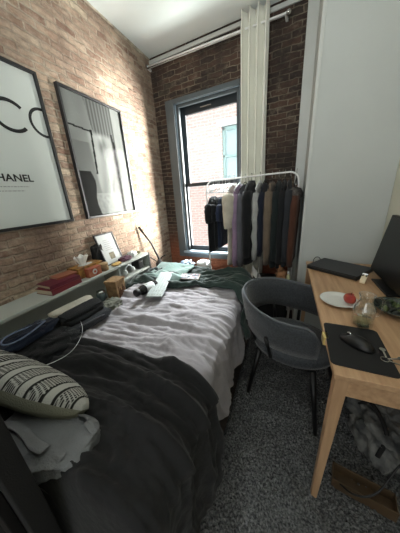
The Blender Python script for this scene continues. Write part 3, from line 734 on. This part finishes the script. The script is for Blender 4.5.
# tablet
t = thing('tablet', 'small tablet with a pale pink patterned screen on green blanket', 'tablet', (-.72, 1.47, .703), 0, rot=(.08, .0, .12))
G().box2((-.085, -.05, 0), (.085, .05, .01)).build('tablet_body', mat('tabb', (150, 140, 130), .4), t, bevel=.004)
sc_ = G().sheet(lambda i, j: (-.078 + i * .156, -.044 + j * .088, .0108), 50, 28).build('screen', M['print'], t, fix=False)
def scr(co, i):
    a = nz(co.x * 40, co.y * 40, 2); b_ = nz(co.x * 60 + 5, co.y * 60, 7)
    if a > .12: return (.09, .10, .12, 1)
    if b_ > .15: return (.30, .16, .16, 1)
    return (.34, .35, .37, 1)
paint(sc_, scr)
# bottle
t = thing('bottle', 'black bottle with a white label lying on the bed', 'bottle', (-.965, 1.20, .662), 0, rot=(PI / 2 - .05, 0, -.2))
G().lathe([(.03, -.09), (.038, -.085), (.038, .06), (.026, .08), (.026, .09)], 28, (0, .036, 0)).build('bottle_body', M['black_gloss'], t, smooth=True)
G().lathe([(.0383, -.05), (.0388, -.049), (.0388, .03), (.0383, .031)], 28, (0, .036, 0), cap=False).build('paper_label', M['paper'], t, smooth=True)
g = G()
for k in range(4): g.box((.012 * (k % 2) - .004, .0752, -.036 + k * .017), (.026, .001, .004))
g.build('label_print', M['ink'], t)
G().lathe([(.028, .086), (.028, .114), (.025, .117), (.001, .117)], 24, (0, .036, 0)).build('cap', M['black'], t, smooth=True)

# folded clothes on the bed by the bookcase
def fold(name, m, parent, a, b_, hh, z, sd, y=0, x=0): return crumple(name, m, parent, (a, b_, hh), sd, 20, .12, 2.2, (x, y, z), pw=.4)
t = thing('folded_sweater', 'black and cream striped folded garment on top of the pile', 'folded clothes', (-1.195, .78, .685), .0, rot=(.0, .1, -.1))
fold('dark_fold', F['black'], t, .2, .27, .035, 0, 1); fold('cream_fold', F['cream'], t, .075, .27, .022, .03, 2, x=-.055); fold('upper_fold', F['black'], t, .10, .26, .026, .03, 5, x=.035)
t = thing('folded_trousers', 'dark grey folded trousers under the striped garment', 'folded clothes', (-1.165, .77, .635), -.12)
fold('lower_fold', F['char'], t, .24, .3, .045, 0, 3)
G().tube([(.10, -.08, .04), (.125, -.02, .05), (.12, .05, .045), (.11, .09, .03)], .005, 8).build('strap', F['grey'], t, smooth=True)
t = thing('puffer_jacket', 'black jacket heaped on the bed against the bookcase', 'jacket', (-1.14, .49, .635)); crumple('body', F['black'], t, (.32, .30, .07), 21, 30, .3, 3)
t = thing('jeans', 'navy blue jeans bundled on top of the black jacket', 'jeans', (-1.22, .47, .70)); crumple('legs', F['jean'], t, (.15, .34, .045), 23, 26, .35, 3)
G().tube([(.01 + .04 * math.cos(a), .02 + .10 * math.sin(a), .05 + .008 * math.sin(a * 2)) for a in [k * PI / 12 for k in range(25)]], .004, 8).build('drawcord', mat('cord_blue', (110, 124, 150), .7), t, smooth=True)
# white cable
pts = [(-1.08, .70, .70), (-1.02, .66, .695), (-.955, .60, .70), (-.90, .52, .705), (-.90, .46, .70), (-.94, .39, .70), (-1.0, .34, .71)]
def smooth_pts(p, n=8):
    p = [Vector(q) for q in p]; out = []
    for i in range(len(p) - 1):
        a, b_, c_, d_ = p[max(i - 1, 0)], p[i], p[i + 1], p[min(i + 2, len(p) - 1)]
        for k in range(n):
            q = k / n; out.append(.5 * ((2 * b_) + (c_ - a) * q + (2 * a - 5 * b_ + 4 * c_ - d_) * q * q + (-a + 3 * b_ - 3 * c_ + d_) * q ** 3))
    out.append(p[-1]); return out
o = G().tube(smooth_pts(pts), .0014, 6).build('charging_cable', M['white_plastic'], None, smooth=True); tag(o, 'thin white charging cable curving over the dark blanket', 'cable')

# cushion: woven black and white face above a plain underside
t = thing('cushion', 'patterned black and white cushion with plain olive-grey underside', 'cushion', (-.935, .295, .735), 0, rot=(-.78, .08, .03))
def cush(top):
    def f(u, v):
        x = (u - .5) * 2; y = (v - .5) * 2
        px_ = x * (1 + .0 * y); py_ = y * (1 - .85 * abs(x) ** 2.8)
        e = (max(0, 1 - x * x) * max(0, 1 - y * y)) ** .38
        return (px_ * .355, py_ * .12, (.07 if top else -.07) * e + .002 * nz(x * 6, y * 6))
    return f
def weave(co, i):
    x = co.x; y = co.y
    v = (x / .77 + .5) * 9.2; fr_ = v % 1.0
    st = (y * 105) % 1.0; fx = (x * 150) % 1.0
    edge = abs(y) > .175
    if fr_ < .52: c_ = .012 if (st < .62 and fx < .7) else .40
    elif fr_ < .60 or .9 < fr_: c_ = .02
    else: c_ = .42
    return (c_, c_, c_ * .93, 1)
o = G().sheet(cush(True), 320, 120).build('woven_face', M['pillow'], t, smooth=True, fix=False); paint(o, weave)
G().sheet(cush(False), 50, 30).build('underside', mat('cush_back', (128, 128, 112), .92, bump=.3, bs=200), t, smooth=True, fix=False)
# grey shirt on the bed edge
t = thing('denim_shirt', 'crumpled grey shirt with collar lying below the cushion', 'shirt', (-.67, .215, .637), .1)
gsh = mat('grey_denim', (112, 114, 116), .9, var=.12, vs=12, bump=.4, bs=200)
crumple('body', gsh, t, (.34, .17, .06), 41, 34, .16, 2.6, pw=.6)
def coll(u, v):
    a = u * 2.6 - .4; r = .03 + v * .04
    return (.11 + r * math.cos(a) * .9, .045 + r * math.sin(a) * .5, .075 - v * .03 + .004 * nz(u * 5, v * 5))
G().sheet(coll, 24, 8).build('collar', gsh, t, smooth=True, solid=.004, fix=False)
G().sheet(lambda u, v: (-.14 + u * .22, -.045 + v * .03 + .015 * math.sin(u * 5), .078 - .01 * v + .004 * math.sin(u * 9)), 24, 5).build('placket', gsh, t, smooth=True, solid=.004, fix=False)

# ------------------------------------------------------------------ rug
def rugf(u, v):
    x = -.26 + u * .93; y = .18 + v * 1.72
    h_ = .018 + .010 * nz(x * 9, y * 5, 1) + .014 * max(0, ridge(x * 6 + y * 2, y * 9, 2)) + .012 * nz(x * 70, y * 70, 4) + .006 * nz(x * 160, y * 160, 6)
    e = min(1, min(u, 1 - u, v, 1 - v) / .02); return (x, y, .004 + max(0, h_) * e)
g = G().sheet(rugf, 230, 420)
o = g.build('rug', M['rug'], None, smooth=False, fix=False); tag(o, 'shaggy dark grey rug covering the floor', 'rug')

# ------------------------------------------------------------------ chair
t = thing('desk_chair', 'dark grey felt tub chair with black legs at the desk', 'chair', (.085, 1.225, 0), -.37)
def shell(rr, top, bot, th):
    g = G(); R = []
    n = 44
    for i in range(n + 1):
        a = math.radians(180 - 128 + 256 * i / n); q = abs(a - PI) / math.radians(128)
        zt = top - .045 * sm(.15, .8, q); zb = bot + .03 * (1 - sm(.25, .65, q)) 
        if q > .93: zt -= (q - .93) * 1.1; 
        ring = []
        for k, (f, rad) in enumerate([(0, 0), (.3, 0), (.65, 0), (.93, 0), (1, .5), (.93, 1), (.65, 1), (.3, 1), (0, 1)]):
            z = zb + (zt - zb) * f; lean = .035 * f * (1 - .5 * q)
            r = rr + lean - th / 2 + th * rad
            ring.append((r * math.cos(a) * (1.0 if q < .7 else 1.0 + .12 * (q - .7)), r * math.sin(a) * .85, z))
        R.append(ring)
    return g.rings(R)
shell(.285, .762, .535, .03).build('backrest', M['chair'], t, smooth=True)
R = []
for i in range(45):
    a = math.radians(52 + 256 * i / 44); q = abs(a - PI) / math.radians(128); zt = .762 - .045 * sm(.15, .8, q) + .001
    if q > .93: zt -= (q - .93) * 1.1
    r = .285 + .035 * (1 - .5 * q); R.append((r * math.cos(a) * (1.0 if q < .7 else 1.0 + .12 * (q - .7)), r * math.sin(a) * .85, zt))
plabel(G().tube(R, .006, 8).build('piping', M['chair_edge'], t, smooth=True), 'paler piping along the rim')
G().lathe([(.001, .405), (.22, .405), (.245, .42), (.252, .445), (.24, .463), (.2, .47), (.001, .472)], 40, sy=.86).build('seat', M['chair'], t, smooth=True)
for x, y in ((-.14, -.15), (-.14, .15), (.17, -.15), (.17, .15)):
    G().tube([(x, y, .41), (x * 1.4, y * 1.35, .02)], [.017, .011], 12).build('leg', M['black'], t, smooth=True)
G().box2((-.16, -.17, .392), (.16, .17, .406)).build('seat_plate', M['black'], t, bevel=.004)
for a in (100, 140, 220, 260):
    a = math.radians(a); G().tube([(.225 * math.cos(a), .225 * math.sin(a), .44), (.283 * math.cos(a), .28 * math.sin(a), .60)], .011, 8).build('bracket', M['black'], t, smooth=True)

# ------------------------------------------------------------------ desk
DX0, DX1, DY0, DY1, DZ = .185, .665, .655, 1.90, .76
t = thing('desk', 'light oak desk with tapered legs against the white wall', 'desk', (DX0, DY0, 0))
W_, L_ = DX1 - DX0, DY1 - DY0
G().box2((0, 0, DZ - .022), (W_, L_, DZ)).build('desktop', M['oak'], t, bevel=.003)
G().box2((.03, .02, DZ - .105), (W_ - .03, .038, DZ - .022)).build('end_apron', M['oak'], t, bevel=.002)
G().box2((.03, L_ - .038, DZ - .105), (W_ - .03, L_ - .02, DZ - .022)).build('end_apron', M['oak'], t, bevel=.002)
G().box2((W_ - .034, .04, DZ - .105), (W_ - .018, L_ - .04, DZ - .022)).build('rear_apron', M['oak'], t, bevel=.002)
for x, y in ((.028, .028), (W_ - .028, .028), (.028, L_ - .028), (W_ - .028, L_ - .028)):
    a, b_ = .021, .012; sx = -.014 if x < .2 else .010; sy_ = -.0
    G().hexa([(x + sx - b_, y - b_, .012), (x + sx + b_, y - b_, .012), (x + sx + b_, y + b_, .012), (x + sx - b_, y + b_, .012), (x - a, y - a, DZ - .022), (x + a, y - a, DZ - .022), (x + a, y + a, DZ - .022), (x - a, y + a, DZ - .022)]).build('leg', M['oak_leg'], t, bevel=.003)
plabel(G().box2((-.007, .19, DZ - .034), (.012, .235, DZ + .003)).build('hinge', M['brass'], t, bevel=.001), 'brass hinge')

# laptop
t = thing('laptop', 'closed black laptop at the far end of the desk', 'laptop', (.385, 1.715, DZ), 0, rot=(0, 0, -.62))
G().box2((-.17, -.125, .003), (.17, .125, .022)).build('laptop_base', M['black'], t, bevel=.004)
G().box2((-.17, -.125, .023), (.17, .125, .032)).build('lid', mat('lid', (34, 36, 39), .42), t, bevel=.003)
g = G()
for x in (-.14, .14):
    for y in (-.09, .09): g.lathe([(.008, 0), (.008, .004)], 10, (x, y, 0))
g.build('feet', M['black'], t)
pts = smooth_pts([(.23, 1.83, .766), (.235, 1.86, .785), (.25, 1.885, .80), (.275, 1.895, .80), (.30, 1.89, .775), (.36, 1.885, .766), (.44, 1.89, .766)])
o = G().tube(pts, .003, 8).build('laptop_charger', M['black'], None, smooth=True); tag(o, 'black charger cable looping up behind the laptop', 'cable')
# tag on the laptop corner
t = thing('usb_adapter', 'small cream adapter with dark ends leaning at the laptop corner', 'adapter', (.47, 1.485, DZ + .002), 0, rot=(-.5, .1, -.5))
G().box2((-.015, -.006, 0), (.015, .006, .055)).build('adapter_body', mat('cream_pl', (220, 208, 176), .4), t, bevel=.003)
G().box2((-.016, -.007, .055), (.016, .007, .066)).build('metal_end', M['chrome'], t, bevel=.002)
for x in (-.009, .009): G().box2((x - .004, -.0075, .045), (x + .004, .0075, .054)).build('port', M['black'], t)
# plate and tomato
t = thing('plate', 'white round plate on the desk beside the laptop', 'plate', (.292, 1.19, DZ))
G().lathe([(.001, .004), (.055, .004), (.068, .008), (.088, .018), (.09, .0205), (.088, .021), (.07, .0115), (.053, .0085), (.001, .0085)], 48).build('plate_body', mat('china', (222, 224, 220), .25, coat=.4), t, smooth=True)
t = thing('apple', 'half-eaten red apple on the white plate', 'apple', (.338, 1.175, DZ + .010))
R = []
for i in range(15):
    ph = -PI / 2 + PI * i / 14
    R.append([((.029 * math.cos(ph) + .0015) * math.cos(a) * (1 + .05 * math.cos(5 * a)) if math.cos(a) < .75 or i < 4 or i > 11 else .62 * .029 * math.cos(ph) * math.cos(a) + .0, (.029 * math.cos(ph) + .0015) * math.sin(a), .027 + .027 * math.sin(ph) - .006 * (i > 12)) for a in [2 * PI * k / 24 for k in range(24)]])
G().rings(R).build('flesh', mat('apple', (150, 36, 34), .35, rgb2=(176, 84, 62), vs=30), t, smooth=True)
G().tube([(0, 0, .045), (.003, 0, .062)], .0015, 6).build('stem', mat('stem', (70, 50, 30), .7), t)
# glass jug
t = thing('glass_jug', 'clear glass jug with a little water on the desk', 'jug', (.345, .995, DZ))
jg = glass_mat('jug_glass', tint=(253, 254, 253), gloss=.5, rough=.03, haze=.02)
out_ = [(.001, 0), (.036, 0), (.04, .004), (.041, .06), (.039, .09), (.027, .112), (.024, .125), (.028, .142), (.031, .15)]
inn = [(.0285, .15), (.0255, .142), (.0215, .125), (.0245, .112), (.0365, .09), (.0385, .06), (.0375, .008), (.001, .006)]
G().lathe(out_ + inn, 36, cap=False).build('jug_body', jg, t, smooth=True)
wt = glass_mat('water', tint=(238, 240, 226), gloss=.15, rough=.0, haze=.02)
G().lathe([(.001, .0065), (.037, .0085), (.038, .034), (.001, .034)], 36).build('water', wt, t, smooth=True)
G().tube(smooth_pts([(.026, .0, .14), (.055, .0, .135), (.062, .0, .10), (.058, 0, .06), (.041, 0, .045)]), .0045, 10).build('handle', jg, t, smooth=True)
t = thing('bottle_stopper', 'clear glass stopper lying behind the jug', 'lid', (.405, 1.12, DZ))
G().lathe([(.001, 0), (.03, 0), (.033, .006), (.03, .012), (.012, .016), (.010, .03), (.016, .038), (.012, .046), (.001, .048)], 28).build('stopper', jg, t, smooth=True)
# mouse pad, mouse
t = thing('mouse_pad', 'black rounded mouse pad near the front end of desk', 'mouse pad', (.285, .83, DZ), -.04)
def rrect(w_, h_, r, z):
    out = []
    for cx_, cy_, a0 in ((w_ - r, h_ - r, 0), (-w_ + r, h_ - r, 90), (-w_ + r, -h_ + r, 180), (w_ - r, -h_ + r, 270)):
        for k in range(7): a = math.radians(a0 + 15 * k); out.append((cx_ + r * math.cos(a), cy_ + r * math.sin(a), z))
    return out
G().rings([rrect(.098, .132, .018, .0), rrect(.098, .132, .018, .003)]).build('pad', mat('pad', (17, 17, 18), .8, bump=.1, bs=500), t)
t = thing('computer_mouse', 'black computer mouse on the mouse pad', 'computer mouse', (.288, .838, DZ + .003), 0, rot=(0, 0, .85))
R = []
for i in range(13):
    f = i / 12; y = -.058 + .116 * f; wv = .034 * (math.sin(PI * min(1, max(0, (f * .96 + .02)))) ** .42) * (1 - .08 * math.sin(PI * f)); hh = .04 * math.sin(PI * (.06 + .88 * f)) ** .7 * (1.1 - .35 * f)
    R.append([(wv * math.cos(a), y, max(0.001, hh * math.sin(a) ** .8) if math.sin(a) > 0 else .001) for a in [PI * k / 14 for k in range(15)]])
G().rings(R).build('mouse_body', M['black'], t, smooth=True)
G().lathe([(.008, -.003), (.009, 0), (.008, .003)], 16).build('scroll_wheel', M['chrome'], t, smooth=True, loc=(0, .03, .0305), rot=(0, PI / 2, 0))
# earbuds / keys
t = thing('keyring', 'silver keys lying on the corner of the mouse pad', 'keys', (.362, .775, DZ + .004), .5)
for k, a in enumerate((-.5, -.1, .5)):
    kx = G().box2((.004, -.003, 0), (.04, .003, .002)); kx.lathe([(.001, 0), (.01, 0), (.01, .0025), (.001, .0025)], 14, (.048, 0, 0))
    kx.build('key', M['chrome'], t, rot=(0, 0, a * 2), loc=(0, 0, .0022 * k))
G().tube([(.012 * math.cos(a) - .006, .012 * math.sin(a), .003) for a in [k * PI / 8 for k in range(17)]], .0012, 6).build('ring', M['chrome'], t)
# bowl of greens
t = thing('salad_bowl', 'round clear-rimmed dish beneath the monitor', 'bowl', (.525, 1.145, DZ))
G().lathe([(.001, 0), (.055, 0), (.06, .005), (.095, .03), (.1, .035), (.096, .036), (.09, .031), (.056, .008), (.001, .006)], 44).build('dish', mat('dish', (64, 70, 64), .15, coat=.5), t, smooth=True)
gr_ = [mat('leaf_a', (48, 64, 34), .5, var=.3, vs=30), mat('leaf_b', (24, 30, 24), .5), mat('leaf_c', (84, 96, 56), .5)]
for k in range(3):
    g = G(); random.seed(k + 40)
    for q in range(14):
        a = random.uniform(0, 2 * PI); r = random.uniform(0, .055); cx_, cy_ = r * math.cos(a), r * math.sin(a); z = .014 + .004 * (q % 4); th = random.uniform(0, PI); l = random.uniform(.02, .034)
        pts = [(cx_ + l * f * math.cos(th), cy_ + l * f * math.sin(th), z + .01 * (1 - f * f) + .004 * math.sin(f * 4 + q)) for f in (-1, -.6, -.2, .2, .6, 1)]
        g.tube(pts, [.002, .008, .011, .010, .007, .002], 8, flat=1)
    g.build('food', gr_[k], t, smooth=True)['kind'] = 'stuff'
t['label'] = 'round glass dish of dark green salad below the monitor'
t = thing('drinking_glass', 'green-tinted drinking glass at the edge of the desk by the pad', 'glass', (.475, .865, DZ))
gg_ = mat('green_glass', (120, 140, 112), .08, coat=.6); gg_.node_tree.nodes['Principled BSDF'].inputs['Transmission Weight'].default_value = .8
G().lathe([(.001, 0), (.028, 0), (.032, .08), (.03, .08), (.026, .005), (.001, .005)], 28).build('tumbler', gg_, t, smooth=True)
# monitor, turned to the chair
t = thing('monitor', 'large black monitor standing against the right wall', 'monitor', (.61, 1.44, DZ))
g = G(); g.hexa([(-.035, -.31, .03), (.0, -.31, .03), (.0, .28, .03), (-.035, .28, .03), (.02, -.31, .395), (.045, -.31, .395), (.045, .28, .395), (.02, .28, .395)])
g.build('housing', M['black'], t, bevel=.004)
g = G(); g.add([(-.0355, -.30, .04), (-.0355, .27, .04), (.017, .27, .385), (.017, -.30, .385)], [(0, 1, 2, 3)]); g.build('screen', M['screen'], t, solid=.001)
G().box2((-.02, -.05, .01), (.03, .05, .08)).build('stand_neck', M['black'], t, bevel=.004)
G().box2((-.07, -.12, 0), (.055, .12, .012)).build('stand_foot', M['black'], t, bevel=.004)

# ------------------------------------------------------------------ under the desk
t = thing('tote_bag', 'crumpled grey-white cloth bag on the rug under the desk', 'bag', (.53, 1.0, .03), .2)
tb = mat('tote', (140, 140, 136), .9, rgb2=(62, 64, 66), vs=9, bump=.4, bs=60)
crumple('bag_body', tb, t, (.24, .34, .26), 31, 34, .35, 2.6)
G().tube(smooth_pts([(-.09, .06, .22), (-.08, .0, .30), (-.06, -.1, .24), (-.10, -.14, .14)]), .007, 8, flat=1.6).build('strap', M['black_matte'], t, smooth=True)
o = G().tube(smooth_pts([(.27, .78, .05), (.34, .70, .10), (.42, .71, .14), (.50, .78, .24), (.56, .80, .40), (.62, .82, .62)]), .004, 8).build('extension_lead', M['black'], None, smooth=True); tag(o, 'thick black cord hanging down beside the cloth bag', 'cord')
t = thing('wooden_crate', 'low wooden box on the rug under the desk', 'box', (.395, .75, .03), -.18)
G().box2((-.11, -.03, 0), (.11, .035, .012)).build('bottom', M['dark_wood'], t, bevel=.002)
G().box2((-.11, -.035, 0), (.11, -.03, .06)).build('side', M['dark_wood'], t, bevel=.001); G().box2((-.11, .035, 0), (.11, .04, .06)).build('side', M['dark_wood'], t, bevel=.001)
for x in (-.115, .11): G().box2((x, -.035, 0), (x + .005, .04, .06)).build('end', M['dark_wood'], t, bevel=.001)

# ------------------------------------------------------------------ light
sc = bpy.context.scene
wd = bpy.data.worlds.new('sky'); sc.world = wd; wd.use_nodes = True
bg = wd.node_tree.nodes['Background']; bg.inputs[0].default_value = (.86, .94, 1, 1); bg.inputs[1].default_value = 1.0
sl = bpy.data.lights.new('sun', 'SUN'); sl.energy = .5; sl.angle = .05; sl.color = (1, .96, .9)
so = bpy.data.objects.new('sun', sl); C.objects.link(so); so.rotation_euler = Vector((-.25, -.6, .75)).to_track_quat('Z', 'Y').to_euler()
def area(name, loc, target, w_, h_, e, col, spread=180):
    al = bpy.data.lights.new(name, 'AREA'); al.shape = 'RECTANGLE'; al.size = w_; al.size_y = h_; al.energy = e; al.color = col; al.spread = math.radians(spread)
    ao = bpy.data.objects.new(name, al); C.objects.link(ao); ao.location = loc
    ao.rotation_euler = (Vector(loc) - Vector(target)).to_track_quat('Z', 'Y').to_euler(); return ao
WC = (-.86, 2.5, 1.5)
area('added_window_fill', (-1.2, 5.2, 5.0), WC, 2.6, 1.6, 340, (.92, .97, 1), 60)  # unseen area lamp added high outside to strengthen the window daylight
area('added_upward_fill', (-.6, 4.6, -1.8), (-.86, 2.5, 1.6), 2.6, 1.2, 43, (.93, 1, .97), 90)  # area lamp added low outside, aimed up to brighten the ceiling
area('added_raking_fill', (1.65, 4.9, 1.2), WC, 1.6, 3, 300, (1, .97, .93), 80)  # area lamp added outside on the right so light rakes the left wall
area('added_ceiling_fill', (-.3, -.15, 2.05), (-.3, .55, 2.8), .5, .5, 13, (.98, 1, .99))  # uplight added behind the camera to brighten ceiling and walls, no fixture
area('added_rear_fill', (-.2, -1.6, 1.45), (-.2, 1, 1.45), 1.2, 1.5, 11, (.97, 1, .99))  # unseen fill added at the back wall, which has no window

vs_ = sc.view_settings; vs_.view_transform = 'Standard'; vs_.look = 'None'; vs_.exposure = .58; vs_.gamma = 1; vs_.use_curve_mapping = False
sc.cycles.max_bounces = 10; sc.cycles.diffuse_bounces = 5; sc.cycles.transparent_max_bounces = 12; sc.cycles.use_denoising = True
sc.cycles.sample_clamp_indirect = 6
